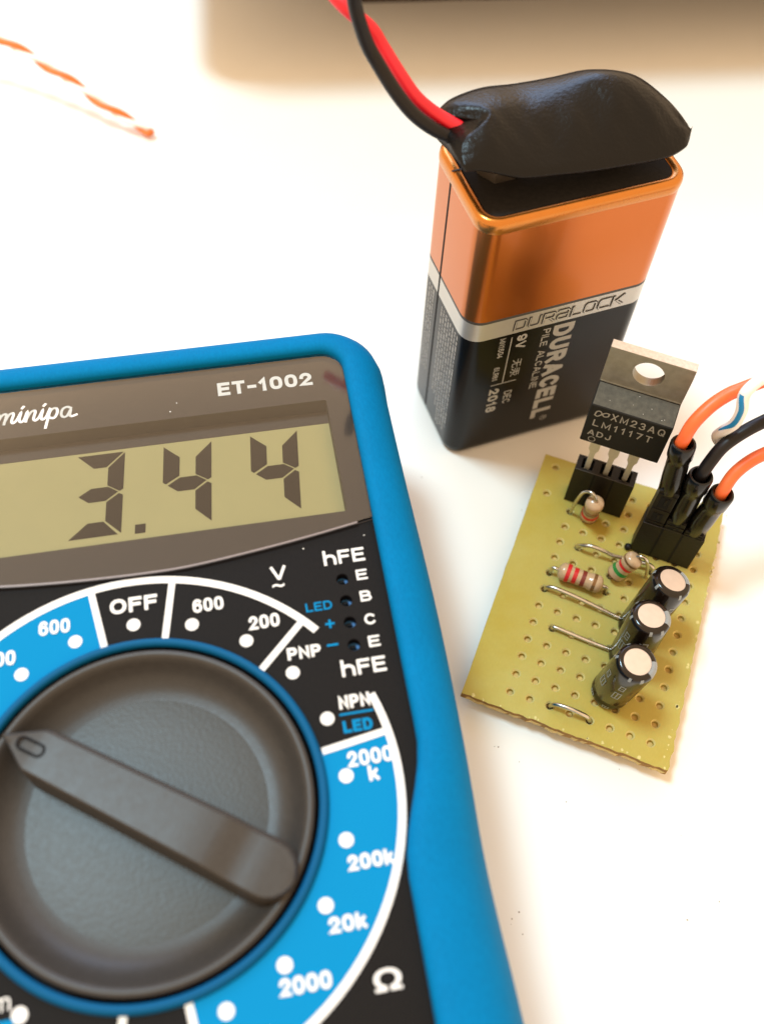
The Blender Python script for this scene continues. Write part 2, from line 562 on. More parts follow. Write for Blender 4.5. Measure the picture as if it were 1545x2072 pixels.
def uout(v):
    return 31.35 + 0.35 * math.exp(-((v - 18) / 14) ** 2) - 0.35 * math.exp(-((v + 10) / 10) ** 2) - 0.012 * min(0, v + 20) * -1


pairs = []                                              # (inner, outer) going clockwise from the top middle
for k in range(0, 8):
    u = 23.0 * k / 8
    pairs.append(((u, 50.2), (u * 24.3 / 23.0, 55.5)))
for k in range(0, 11):
    t = math.radians(90 - 9 * k)
    pairs.append(((23.25 + 2.6 * math.cos(t), 47.6 + 2.6 * math.sin(t)), (24.3 + 7.2 * math.cos(t), 48.3 + 7.2 * math.sin(t))))
v = 46.0
while v > VB + 12:
    pairs.append(((uin(v), v), (uout(v), v - 0.4)))
    v -= 2.0
for k in range(0, 9):
    t = math.radians(-11.25 * k)
    pairs.append(((uin(VB + 9) - 3 + 3 * math.cos(t), VB + 9 + 3 * math.sin(t)), (uout(VB + 9) - 9 + 9 * math.cos(t), VB + 9 + 9 * math.sin(t))))
for k in range(1, 8):
    u = (uin(VB + 9) - 3) * (1 - k / 8)
    pairs.append(((u, VB + 6), (u * 1.1, VB)))
pairs = pairs + [((0, VB + 6), (0, VB))] + [((-a[0], a[1]), (-c[0], c[1])) for a, c in reversed(pairs[1:])]
inner = [p[0] for p in pairs]
outer = [p[1] for p in pairs]

prof = [(0.0, 26.2), (0.0, 27.9), (0.03, 28.25), (0.10, 28.5), (0.22, 28.55), (0.40, 28.3), (0.58, 27.6), (0.74, 26.4), (0.87, 24.4),
        (0.95, 21.8), (0.99, 18.5), (1.0, 15), (1.0, 7), (0.97, 3), (0.90, 0.8), (0.78, 0.0)]
rings = [[(a[0] + (c[0] - a[0]) * t, a[1] + (c[1] - a[1]) * t, z) for a, c in pairs] for t, z in prof]
b = Bld().loft(list(reversed(rings)), True, True, False)
b.build("holster", M['blue'], meter, smooth=50, recalc=True)

# face panel: black lower plate with openings for the knob and the transistor socket
win_curve = [(-25.95, 26.9), (-20, 25.75), (-13.2, 24.9), (-8, 24.45), (-3, 24.2), (2, 24.1), (6, 24.2), (11.7, 24.8), (18.6, 25.75), (25.95, 27.0)]
wc = [(p.x, p.y) for p in spline([(a, c, 0) for a, c in win_curve], 4)]
low = [p for p in inner if p[1] < 26.5]
# inner runs clockwise; take the right side downward then the left side upward
loop = list(wc) + [(p[0] + (0.1 if p[0] > 0 else -0.1), p[1]) for p in low]
hole_knob = circle(0, 0, 15.95, 64)
sock = [(21.5, 20.4), (21.5, 17.9), (21.5, 15.45), (21.5, 12.95)]
hole_s = [circle(a, c, 0.64, 14) for a, c in sock]
b = Bld().sheet(loop, [hole_knob] + hole_s, 27.0)
for h in [hole_knob] + hole_s:
    b.walls(h, 25.6, 27.0)
panel = b.build("face_panel", M['panel'], meter)
for (a, c) in sock:
    s_ = Bld().lathe([(0.66, 26.9), (0.66, 25.9), (0.0, 25.8)], 14, (a, c, 0)).build("test_socket", M['socket_blue'], meter, recalc=False)
    Bld().box((a - .1, c + .1, 25.95), (0.62, 0.3, 0.5)).build("contact", M['dark'], s_)

# display window: mask, recess, liquid crystal display and clear pane
top = [p for p in inner if p[1] > 27.2]
rt = [p for p in top if p[0] >= 0]
lt = [p for p in top if p[0] < 0]
wloop = list(reversed(wc)) + [(p[0] - (0.1 if p[0] < -20 else 0), p[1] + (.1 if p[1] > 49 else 0)) for p in lt] + [(p[0] + (0.1 if p[0] > 20 else 0), p[1] + (.1 if p[1] > 49 else 0)) for p in rt]
opening = rrect(-23.3, 28.55, 23.3, 43.75, 0.25, 3)
b = Bld().sheet(wloop, [opening], 26.96)
b.walls(opening, 24.6, 26.96)
window = b.build("display_window", M['mask'], meter)
lcd = Bld().box((0, 36.1, 24.45), (46.8, 15.6, 0.4)).build("display", M['lcd'], meter)
Bld().box((0, 43.0, 24.66), (46.8, 1.9, 0.06)).build("recess_shade", M['mask'], window)  # dark strip painting the recess's shade across the top of the display
pane_loop = [(p[0] * 0.995, p[1] - (0.15 if p[1] > 40 else -0.05)) for p in wloop]
Bld().prism(pane_loop, 27.06, 27.55).build("window_pane", M['pane'], meter)
b = Bld()
stroke(wc[1:-1], .22, (0, -.05, 27.2), (1, 0, 0), (0, 1, 0), b, False)
for i_, v_ in enumerate(b.v):
    b.v[i_] = (v_[0], v_[1], 27.57)
b.build("pane_edge_glint", M['pane_edge_glint'], window)  # pale strip painting the light reflected along the pane's lower edge
SL = 0.087
ZD = 24.68


def seg(poly, x, y):
    return Bld().add([(x + px_ + SL * py_, y + py_, ZD) for px_, py_ in poly], [tuple(range(len(poly)))]).build("segment", M['segment'], lcd)


# seven-segment shapes with the pointed ends of the photograph; cell 5.6 wide, 10.9 tall
HW, HH, TK = 5.45, 10.8, 1.85
H2 = HH / 2
SEG = {
    'a': [(0.15, HH), (HW - .15, HH), (HW - 2.0, HH - TK), (2.05, HH - TK)],
    'd': [(-0.2, 0), (HW - .35, 0), (HW - 2.0, TK), (1.75, TK)],
    'g': [(0.55, H2), (1.9, H2 + .9), (HW - 1.7, H2 + .9), (HW - .55, H2 + .1), (HW - 1.9, H2 - .92), (1.7, H2 - .92)],
    'f': [(0.0, HH - .1), (1.85, HH - 1.75), (1.85, H2 + 1.15), (0.35, H2 + .2), (0, H2 + .5)],
    'b': [(HW, HH - .1), (HW - 1.8, HH - 1.95), (HW - 1.8, H2 + 1.1), (HW - .4, H2 + .15), (HW, H2 + .4)],
    'c': [(HW, 0.1), (HW - 1.8, 1.9), (HW - 1.8, H2 - 1.1), (HW - .45, H2 - .1), (HW, H2 - .4)],
}
for x, on in ((-6.6, 'abgcd'), (3.2, 'fbgc'), (13.1, 'fbgc')):
    for s_ in on:
        seg(SEG[s_], x, 30.85)
seg([(0, 0), (1.15, 0), (1.15, 1.15), (0, 1.15)], 0.3, 30.6)

UX, UY = (1, 0, 0), (0, 1, 0)
ZP = 27.05


def mtext(t, u, v, w, h, m_='print_white', bold=0.02, z=ZP, tk=None):
    if t in ("\u03a9", "+", "~"):
        return letters(t, (u, v, z), UX, UY, w, h, M[m_], panel, bold)
    return word(t, (u, v, z), UX, UY, w, h, tk or (.29 if h > 1.15 else .17), M[m_], panel, .20)


word("ET-1002", (11.05, 46.1, 27.0), UX, UY, 11.05, 1.9, .45, M['print_bright'], window, .22)
# handwritten maker's name
A_ = [
    [(-.3, 0.0), (0.1, .75), (.35, 1.0), (.42, .8), (.3, 0)], [(.32, .2), (.6, .85), (.85, 1.0), (.92, .8), (.8, 0)],
    [(.82, .2), (1.1, .85), (1.35, 1.0), (1.42, .8), (1.32, .2), (1.45, 0), (1.7, .3), (1.95, .95), (1.85, .25), (1.98, 0), (2.2, .2), (2.4, .95), (2.32, 0)],
    [(2.34, .2), (2.62, .85), (2.88, 1.0), (2.95, .8), (2.85, .2), (3.0, 0), (3.25, .3), (3.48, .95), (3.38, .25), (3.5, 0), (3.75, .25), (4.0, .95), (3.72, -.85)],
    [(3.93, .55), (4.15, .95), (4.45, .95), (4.5, .5), (4.3, .05), (4.0, .1), (3.9, .3)],
    [(5.45, .85), (5.2, 1.0), (4.9, .85), (4.78, .4), (4.9, .05), (5.2, .1), (5.45, .7), (5.4, .2), (5.5, 0), (5.85, .1)],
    [(2.02, 1.38), (2.1, 1.5)], [(3.55, 1.38), (3.63, 1.5)],
]
b = Bld()
for ln in A_:
    pts = [(p.x, p.y) for p in spline([(x_, y_, 0) for x_, y_ in ln], 5)] if len(ln) > 2 else ln
    stroke(pts, 0.20, (-14.3, 45.75, 27.02), Vector((1.58, 0, 0)), Vector((0.05, 1.42, 0)), b)
b.build("maker_name", M['print_bright'], window)


def pol(r, idx):
    t = math.radians(90 - 18 * idx)
    return (r * math.cos(t), r * math.sin(t))


def arc(r0, r1, i0, i1, z, m_, name):
    n = max(2, int(abs(i1 - i0) * 6))
    A = [pol(r1, i0 + (i1 - i0) * k / n) for k in range(n + 1)]
    B = [pol(r0, i0 + (i1 - i0) * k / n) for k in range(n + 1)]
    vs = [(*p, z) for p in A] + [(*p, z) for p in B]
    return Bld().add(vs, [(n + 1 + k, n + 2 + k, k + 1, k) for k in range(n)]).build(name, M[m_], panel)


arc(16.2, 23.4, 4.5, 9.48, 27.02, 'print_blue', "blue_sector")
arc(16.2, 23.4, -5.5, -0.56, 27.02, 'print_blue', "blue_sector")
arc(23.1, 23.9, -5.5, 2.78, ZP, 'print_white', "scale_arc")
arc(23.2, 23.95, 3.96, 12.5, ZP, 'print_white', "scale_arc")
for i, r0, r1 in ((-.56, 16.4, 23.3), (.57, 16.4, 23.3), (2.54, 16.4, 23.3), (4.5, 17.0, 23.4), (9.48, 16.4, 23.4), (10.5, 16.4, 23.4), (-5.5, 16.4, 23.4)):
    p, q_ = Vector(pol(r0, i)), Vector(pol(r1, i))
    stroke([p, q_], 0.68, (0, 0, ZP + .015), UX, UY, None, False).build("divider_line", M['print_white'], panel)
for i in range(-5, 13):
    p = pol(18.65, i)
    Bld().add([(x, y, ZP) for x, y in circle(*p, 0.68, 20)], [tuple(range(20))]).build("position_dot", M['print_white'], panel)

mtext("OFF", -2.25, 20.1, 4.75, 1.65, tk=.36)
mtext("600", 6.0, 18.95, 3.1, 1.5)
mtext("200", 11.4, 16.15, 3.1, 1.5)
mtext("PNP", 14.8, 12.3, 3.35, 1.3)
mtext("NPN", 19.05, 6.45, 3.05, 1.35)
Bld().box((20.6, 5.92, ZP), (3.3, 0.2, 0.02)).build("label_rule", M['print_blue'], panel)
mtext("LED", 19.1, 4.05, 2.85, 1.2, 'print_blue')
mtext("2000", 19.0, 0.72, 4.3, 1.5)
mtext("k", 20.75, -0.85, 0.95, 1.45)
mtext("200k", 17.55, -8.5, 4.15, 1.35)
mtext("20k", 15.1, -13.35, 3.3, 1.35)
mtext("2000", 10.3, -17.5, 4.4, 1.4)
mtext("200", 6.3, -20.9, 3.2, 1.4)
mtext("\u03a9", 18.2, -18.55, 2.35, 1.75, bold=0.02)
mtext("600", -9.3, 18.9, 3.05, 1.55)
mtext("200", -14.6, 16.25, 3.05, 1.55)
mtext("hFE", 19.9, 22.2, 4.35, 1.6, bold=0.03)
mtext("hFE", 19.85, 9.7, 4.45, 1.6, bold=0.03)
for t, v_ in (("E", 20.0), ("B", 17.5), ("C", 14.85), ("E", 12.4)):
    mtext(t, 23.0, v_, 1.15, 1.2, tk=.22)
mtext("LED", 17.3, 17.2, 2.7, 0.98, 'print_blue', 0.015)
mtext("+", 19.0, 15.1, 0.95, 0.95, 'print_blue')
Bld().box((19.4, 13.25, ZP), (1.15, 0.22, 0.02)).build("minus_mark", M['print_blue'], panel)
mtext("V", 14.25, 21.35, 1.6, 1.6)
mtext("~", 14.25, 20.5, 1.25, 0.4, bold=0.01)
mtext("m", -13.15, -14.6, 1.45, 1.1)
Bld().box((-12.5, -15.55, ZP), (2.1, .55, .02)).build("label_rule", M['print_blue'], panel)
for x, y in [(18, 24.6), (5.5, 44.3), (6.3, 45.4), (24.6, 25.2)]:
    Bld().add([(x + a, y + c, 27.57 if y > 26 else 27.04) for a, c in circle(0, 0, random.uniform(.05, .09), 6)], [tuple(range(6))]).build("dust_fleck", M['dust_light'], panel)

# blue ring and rotary knob
Bld().lathe([(15.95, 26.0), (15.98, 27.35), (16.15, 27.65), (16.45, 27.72), (16.7, 27.6), (16.85, 27.3), (16.9, 26.9)], 96).build("knob_ring", M['ring_blue'], meter, smooth=60)
Bld().lathe([(16.0, 24.6), (0, 24.6)], 48).build("knob_well", M['dark'], meter)
knob = Bld().lathe([(15.5, 24.7), (15.6, 27.2), (15.5, 27.5), (15.25, 27.66), (14.95, 27.62), (14.7, 27.40), (14.35, 26.85), (13.9, 26.15), (13.3, 25.55),
                    (12.6, 25.15), (11.9, 24.95), (11.2, 24.86)], 128).build("rotary_knob", M['knob'], meter, smooth=70)
Bld().lathe([(11.2, 24.86), (10.9, 24.88), (8, 24.98), (0, 25.02)], 96).build("knob_floor", M['knob_floor'], knob, smooth=60)
# pointer bar across the knob
ang = math.radians(90 + 18 * 3.05)
ax, an = Vector((math.cos(ang), math.sin(ang), 0)), Vector((math.sin(ang), -math.cos(ang), 0))


def bar_half(a):
    if a > 11.4:
        return max(0.12, 2.1 * (15.05 - a) / 3.65)
    if a < -12.6:
        t = min(1.0, (-12.6 - a) / 2.55)
        return max(0.25, 2.55 * math.sqrt(max(0, 1 - t * t)))
    return 2.1 + 0.45 * (11.4 - a) / 24.0


ring_list = []
aa = [15.0, 14.3, 13.5, 12.5, 11.6, 11.2, 10, 8, 5, 2, -1, -4, -7, -8.3, -9.2, -10, -11, -12, -12.8, -13.5, -14.2, -14.75, -15.1]
for a in aa:
    h = bar_half(a)
    zt = 29.8
    if a < -8:
        zt -= 0.75 * min(1, (-8 - a) / 1.6) ** 0.7
        zt -= 0.3 * max(0, (-12 - a) / 3)
    if a > 11:
        zt -= 0.5 * (a - 11) / 3.5
    fl = 0.2
    sec = [(-h - fl, 24.8), (-h - .05, zt - .42), (-h + .02, zt - .12), (-h + .16, zt), (0, zt + .02), (h - .35, zt - .02), (h + .02, zt - .3), (h + .25, zt - .95), (h + fl, 24.8)]
    ring_list.append([tuple(ax * a + an * p + Vector((0.25, -0.1, z))) for p, z in sec])
Bld().loft(ring_list, False, True, True).build("pointer_bar", M['knob'], knob, smooth=33, recalc=True)
loop3 = [(11.9 + x_, y_) for x_, y_ in rrect(-1.5, -.55, 1.2, .55, .5, 4)]
path = [tuple(ax * a + an * p + Vector((0.25, -0.1, 29.83))) for a, p in loop3]
Bld().tube(path + [path[0]], 0.13, 6, False).build("pointer_mark", M['dark'], knob, smooth=60)

# ------------------------------------------------------------------ nine volt battery
bat = thing("battery", "upright copper and black rectangular nine volt battery under a snap connector", "battery", (0, 0, 0), 0.395)
BX0, BX1, BY0, BY1 = -0.35, 25.0, -0.45, 14.35


def brr(i, r):
    return rrect(BX0 + i, BY0 + i, BX1 - i, BY1 - i, max(0.1, r), 8)


RC = 2.5
ZT = 44.2
b = Bld().loft([[(x, y, z) for x, y in brr(i, r)] for i, r, z in ((1.0, 1.6, 0.0), (0.35, 2.2, 0.25), (0.08, 2.4, 0.8), (0, RC, 1.6), (0, RC, 24.75))], True, True, False)
b.build("black_sleeve", M['black_lacquer'], bat, smooth=60)
Bld().loft([[(x, y, z) for x, y in brr(0, RC)] for z in (24.75, 27.75)]).build("silver_band", M['silver'], bat, smooth=60)
Bld().loft([[(x, y, z) for x, y in brr(0.004, RC)] for z in (27.75, 28.2)]).build("dark_line", M['print_dark'], bat, smooth=60)
Bld().loft([[(x, y, z) for x, y in brr(0, RC)] for z in (28.2, ZT - 1.8)]).build("copper_sleeve", M['copper'], bat, smooth=60)
Bld().loft([[(x, y, z) for x, y in brr(i, RC - i * .7)] for i, z in ((0, ZT - 1.8), (-.06, ZT - 1.5), (-.10, ZT - .9), (-.02, ZT - .4), (0.2, ZT - .1), (.55, ZT),
                                                              (.95, ZT - .12), (1.2, ZT - .34), (1.3, ZT - 1.6))]).build("crimped_rim", M['rim'], bat, smooth=60)
Bld().prism(brr(1.24, 1.5), ZT - 1.9, ZT - .30).build("top_plate", M['fibre'], bat)
for tx, ty, hexa in ((4.8, 7.9, True), (18.2, 7.9, False)):
    n = 6 if hexa else 24
    t_ = Bld().lathe([(2.5, ZT - .6), (2.5, ZT + 1.6), (2.9, ZT + 2.1), (2.5, ZT + 2.2), (2.3, ZT + .9), (0, ZT + .9)], n, (tx, ty, 0))
    t_.build("terminal", M['nickel'], bat, smooth=30)
# sleeve seam on the narrow side
XS = BX0 - 0.012
Bld().box((BX0, 8.75, 22.2), (0.06, 0.36, 41.6)).build("seam", M['dark'], bat)
Bld().box((BX0 + 0.55, 8.75, ZT - 0.03), (1.15, 0.2, 0.1)).build("rim_joint", M['print_dark'], bat)

YF = BY0 - 0.012                                        # front face, text reads downwards
DN, RT = (0, 0, -1), (1, 0, 0)


def btext(t, u, z, length, height, bold=0.02, m_='print_silver'):
    if t[0] > "z":
        return letters(t, (u, YF, z), DN, RT, length, height, M[m_], bat, bold)
    return word(t, (u, YF, z), DN, RT, length, height, bold, M[m_], bat, .2)


btext("DURACELL", 12.0, 24.15, 19.9, 2.95, .74)
btext("PILE ALCALINE", 10.5, 24.0, 12.1, 1.05, .17)
btext("9V", 6.9, 24.15, 2.6, 1.4, .30)
btext("\u65e0\u6c5e", 7.0, 19.3, 3.5, 1.3, 0.0)
btext("MN1604", 4.5, 24.25, 3.75, 0.82, .13)
btext("6LR61", 4.45, 18.6, 2.75, 0.8, .13)
btext("2018", 4.4, 13.95, 5.1, 1.5, .36)
btext("DEC", 6.75, 12.75, 2.65, 1.15, .17)
Bld().box((6.15, YF, 19.5), (0.14, 0.012, 9.1)).build("print_rule", M['print_silver'], bat)
Bld().box((6.3, YF, 14.82), (3.7, 0.012, 0.14)).build("print_rule", M['print_silver'], bat)
b = Bld()
stroke(circle(0, 0, .48, 16) + [circle(0, 0, .48, 16)[0]], .09, (14.2, YF, 3.75), DN, RT, b)
b.build("registered_mark", M['print_silver'], bat)
word("R", (14.0, YF, 3.95), DN, RT, .4, .45, .07, M['print_silver'], bat)

# outlined square lettering on the band
LT = {
    'D': [[(0, 0), (0, 1), (.85, 1), (1, .85), (1, .15), (.85, 0), (0, 0)]],
    'U': [[(0, 1), (0, .15), (.15, 0), (.85, 0), (1, .15), (1, 1)]],
    'R': [[(0, 0), (0, 1), (.85, 1), (1, .88), (1, .55), (.85, .42), (0, .42)], [(.55, .42), (1, 0)]],
    'a': [[(.0, 1), (.85, 1), (1, .85), (1, 0), (.12, 0), (0, .1), (0, .4), (.12, .5), (.8, .5)]],
    'L': [[(0, 1), (0, 0), (.95, 0)]],
    'O': [[(.15, 0), (0, .15), (0, .85), (.15, 1), (.85, 1), (1, .85), (1, .15), (.85, 0), (.15, 0)]],
    'C': [[(1, 1), (.15, 1), (0, .85), (0, .15), (.15, 0), (1, 0)]],
    'K': [[(0, 0), (0, 1)], [(.95, 1), (.35, .5), (.98, 0)], [(.35, .5), (0, .5)]],
}
x = 6.05
bo, bi = Bld(), Bld()
for ch in "DURaLOCK":
    w_ = 1.42 if ch != 'L' else 1.25
    for ln in LT[ch]:
        pts = [(0.12 + p[0] * w_, p[1] * 1.56) for p in ln]
        stroke(pts, .42, (x, BY0 - .008, 25.42), (1, 0, 0), (0.06, 0, 1), bo)
        stroke(pts, .17, (x, BY0 - .115, 25.42), (1, 0, 0), (0.06, 0, 1), bi)
    x += w_ + .53
bo.build("band_lettering", M['print_dark'], bat)
bi.build("band_lettering_core", M['silver'], bat)

# illegible fine print on the narrow side
random.seed(3)
b = Bld()
for k, y in enumerate([2.0, 2.75, 3.5, 4.25, 5.0, 5.75, 6.5, 7.25, 10.2, 10.9, 11.6]):
    z = 24.0 if k < 8 else 24.2
    end = random.choice([4, 5, 7, 3]) if k < 8 else 8
    while z > end:
        l_ = random.uniform(.25, 1.1)
        w_ = random.uniform(.26, .40)
        b.add([(XS, y, z), (XS, y - w_, z), (XS, y - w_, z - l_), (XS, y, z - l_)], [(0, 1, 2, 3)])
        z -= l_ + random.uniform(.1, .32)
fp = b.build("fine_print", M['print_grey'], bat)

# ------------------------------------------------------------------ battery snap connector with its two wires
snap = thing("battery_connector", "black soft vinyl snap connector with red and black wires on top of the battery", "connector", (0, 0, 0), 0.395)


def sstep(t):
    t = max(0.0, min(1.0, t))
    return t * t * (3 - 2 * t)


ST = [  # x, front lip y and z, ridge y and z, back edge y and z
    (-1.6, 3.1, 49.0, 7.6, 50.7, 11.9, 49.7), (0.5, 2.6, 48.8, 8.4, 51.5, 12.9, 50.3), (4.4, 1.7, 47.7, 9.0, 51.3, 13.7, 50.3),
    (8.5, 1.4, 47.3, 9.5, 50.6, 13.9, 49.8), (12.8, 1.2, 46.9, 9.8, 51.0, 13.6, 49.9), (16.6, 1.1, 46.7, 9.8, 51.8, 12.8, 50.6),
    (20.0, 1.0, 46.6, 9.3, 51.4, 12.2, 50.2), (22.5, 1.1, 46.6, 8.2, 50.3, 11.3, 49.6), (24.4, 1.7, 46.7, 6.4, 49.1, 9.0, 48.7),
    (25.1, 2.3, 46.75, 5.2, 48.5, 6.5, 48.35), (25.6, 2.95, 46.85, 4.2, 47.9, 5.0, 47.85), (25.88, 3.4, 47.0, 3.85, 47.5, 4.3, 47.5), (26.1, 3.75, 47.2, 3.86, 47.32, 3.98, 47.3)]
N_ST = 7
cols = []
for i in range(len(ST) - 1):
    q4 = [ST[max(0, min(len(ST) - 1, i + d))] for d in (-1, 0, 1, 2)]
    for k in range(N_ST):
        t = k / N_ST
        cols.append([0.5 * (2 * b_ + (c_ - a_) * t + (2 * a_ - 5 * b_ + 4 * c_ - d_) * t * t + (3 * b_ - a_ - 3 * c_ + d_) * t ** 3) for a_, b_, c_, d_ in zip(*q4)])
cols.append(list(ST[-1]))
rings = []
for x_, yf, zf, yr, zr, yb, zb in cols:
    w_ = min(1.0, (yr - yf) / 4.0)
    sec = [(yf + 1.2 * w_, zf - .15), (yf + .1 * w_, zf - .08), (yf, zf + .12), (yf + .05 * w_, zf + .32), (yf + .22 * w_, zf + .42), (yf + .34 * w_, zf + .62)]
    dy, dz = yr - sec[-1][0], zr - sec[-1][1]
    for k in range(1, 13):
        t = k / 12
        sec.append((yf + .34 * w_ + dy * t, zf + .62 + dz * (1 - (1 - t) ** 1.75) + w_ * t * (1 - t) * (.55 * math.sin(x_ * .62 + t * 2.0) + .35 * math.sin(x_ * 1.3 - t * 5 + 1) + .2 * math.sin(x_ * 2.3 + t * 9))))
    for k in range(1, 6):
        t = k / 5
        sec.append((yr + (yb - yr) * t, zr + (zb - zr) * t ** 1.7))
    zl = min(47.2, zb - .1)
    sec += [(yb + .28 * w_, zb - .35 * w_), (yb + .35 * w_, zb - 1.0 * w_), (yb + .15 * w_, zl), (yb - 1.0 * w_, zl - .1 * w_)]
    fade = sstep((4.5 - x_) / 6.0)
    rings.append([(x_ + 3.4 * fade * math.exp(-((y_ - 8.2) / 1.9) ** 2) * sstep((z_ - 47.0) / 1.5), y_, z_) for y_, z_ in sec])
b = Bld().loft(rings, True, True, True)
b.build("connector_cover", M['vinyl'], snap, smooth=65, recalc=True)
inv = Matrix.Rotation(-0.395, 4, 'Z')


def loc_path(pts, rot, o=(0, 0, 0)):
    mt = Matrix.Rotation(-rot, 4, 'Z')
    return [mt @ (Vector(p) - Vector(o)) for p in pts]


red = [(-0.87, 8.09, 48.6), (-2.74, 8.43, 49.2), (-5.82, 9.34, 50.2), (-8.16, 10.02, 51.6), (-9.97, 11.23, 53.2), (-12.06, 13.03, 55.2), (-13.43, 13.75, 56.8), (-16.09, 14.38, 58.6), (-19.23, 17.17, 60.0)]
blk = [(-1.62, 7.72, 48.2), (-3.63, 7.74, 48.6), (-6.05, 7.77, 49.6), (-8.37, 7.95, 51.2), (-10.37, 8.59, 53.2), (-12.34, 9.62, 55.6), (-13.57, 9.97, 57.6), (-14.45, 9.96, 60.2), (-14.91, 10.13, 62.0), (-15.21, 9.99, 65.0)]
Bld().tube(loc_path(spline(red, 10), 0.395), 0.78, 14).build("wire", M['wire_red'], snap, smooth=60)["label"] = "red wire"
Bld().tube(loc_path(spline(blk, 10), 0.395), 0.74, 14).build("wire", M['wire_black'], snap, smooth=60)["label"] = "black wire"

# ------------------------------------------------------------------ circuit board with its soldered parts
PO, PROT = (15.886, -12.779, 0), -0.3109
board = thing("circuit_board", "small yellow perforated circuit board with resistors and three capacitors on the white table", "circuit board", PO, PROT)
ZB = 3.2
random.seed(11)


def rough_line(a, c, n, amp):
    res = []
    for k in range(n):
        t = k / n
        d = Vector((c[0] - a[0], c[1] - a[1])).normalized()
        o = random.uniform(-amp, amp)
        res.append((a[0] + (c[0] - a[0]) * t - d.y * o, a[1] + (c[1] - a[1]) * t + d.x * o))
    return res


BL, BR, TR_, TL_ = (-5.55, -27.8), (20.55, -28.0), (19.9, 10.7), (-5.75, 10.5)
edge = rough_line(BL, BR, 46, .10) + rough_line(BR, TR_, 60, .12) + rough_line(TR_, TL_, 20, .04) + rough_line(TL_, BL, 24, .03)
holes = [(c * 2.54, -r * 2.54) for c in range(8) for r in range(-3, 11) if not (c == 0 and r == -3 and False)]
holes += [(-3.82, 8.87), (-3.78, 4.25)]
N = 12
big = [circle(a, c, 0.60, N) for a, c in holes]
sml = [circle(a, c, 0.42, N) for a, c in holes]
b = Bld().sheet(edge, big, ZB)
for g, s_ in zip(big, sml):
    b.walls(list(reversed(s_)), ZB - .22, ZB - .75)
n_flat = len(b.f)
for g, s_ in zip(big, sml):
    b.walls(list(reversed(g)), ZB, ZB - .22, list(reversed(s_)))
bo_ = b.build("board", M['pcb'], board)
bo_.data.materials.append(M['pcb_rim'])
for p_ in bo_.data.polygons[n_flat:]:
    p_.material_index = 1
low_edge = [(x + random.uniform(-.06, .06), y + random.uniform(-.06, .06)) for x, y in edge]
low2 = [(x + random.uniform(-.05, .05), y + random.uniform(-.10, .05)) for x, y in edge]
b = Bld().loft([[(x, y, ZB - 1.32) for x, y in low2], [(x, y, ZB - .7) for x, y in low_edge], [(x, y, ZB) for x, y in edge]])
b.build("board_edge", M['pcb_edge'], board)
Bld().prism(low2, ZB - 1.36, ZB - .72).build("copper_side", M['pcb_under'], board)
# solder joints that the board stands on
for a, c in ((0, 2.54), (2.54, -10.16), (12.4, -11.8), (12.4, -22), (5.1, 5.1), (0.3, 5.1), (10.2, 1.0), (15.3, 1.0), (5.1, -25.4), (10.1, -25.4), (0, -7.6), (7.6, -7.6)):
    Bld().lathe([(0.15, 0.0), (.5, .3), (.95, 1.4), (1.0, 1.85)], 10, (a, c, 0), None, True, False).build("solder_joint", M['solder'], board, smooth=60)
# chips along the sawn edges
random.seed(5)
b = Bld()
for k in range(46):
    t = random.random() ** 0.8
    if k % 3:
        x_, y_ = 20.5 - .65 * (1 - t) - random.uniform(0.0, .35), -28 + 38.5 * t
    else:
        x_, y_ = -5.5 + 26 * t, -27.85 + random.uniform(.05, .35)
    r = random.uniform(.06, .24)
    b.add([(x_ + r * random.uniform(.5, 1.2) * math.cos(a), y_ + r * random.uniform(.7, 1.6) * math.sin(a), ZB + .006) for a in [i_ * PI / 4 for i_ in range(8)]], [tuple(range(8))])
ch = b.build("edge_chips", M['pcb_chip'], board)
ch['kind'] = 'stuff'


def hole_pt(c, r, z=ZB):
    return (c * 2.54, -r * 2.54, z)


# bare wire links
def link(pts):
    Bld().tube(spline(pts, 8), 0.27, 10).build("wire_link", M['solder'], board, smooth=60)


link([(2.4, -2.6, 2.0), (2.45, -2.65, 3.7), (3.01, -2.85, 4.6), (4.12, -2.82, 5.1), (5.69, -2.80, 4.9), (7.05, -2.77, 4.5), (8.55, -2.5, 4.3), (10.2, -2.4, 4.4), (11.75, -2.31, 4.5), (12.6, -2.4, 4.0), (12.7, -2.5, 2.2)])
link([(0.05, -10.19, 2.0), (0.15, -10.2, 3.6), (0.8, -10.2, 4.25), (2.3, -10.3, 4.4), (5, -10.45, 4.2), (9.0, -10.75, 3.7), (10.6, -10.9, 3.5), (10.9, -10.9, 2.2)])
link([(2.5, -15.28, 2.0), (2.55, -15.28, 3.5), (3.1, -15.3, 3.8), (5, -15.4, 3.75), (8, -15.5, 3.6), (10.4, -15.6, 3.5), (10.8, -15.6, 2.2)])
link([(5.1, -25.4, 1.9), (5.2, -25.4, 3.5), (6.0, -25.4, 4.4), (7.6, -25.45, 4.65), (9.3, -25.45, 4.3), (10.05, -25.45, 3.4), (10.16, -25.45, 1.9)])


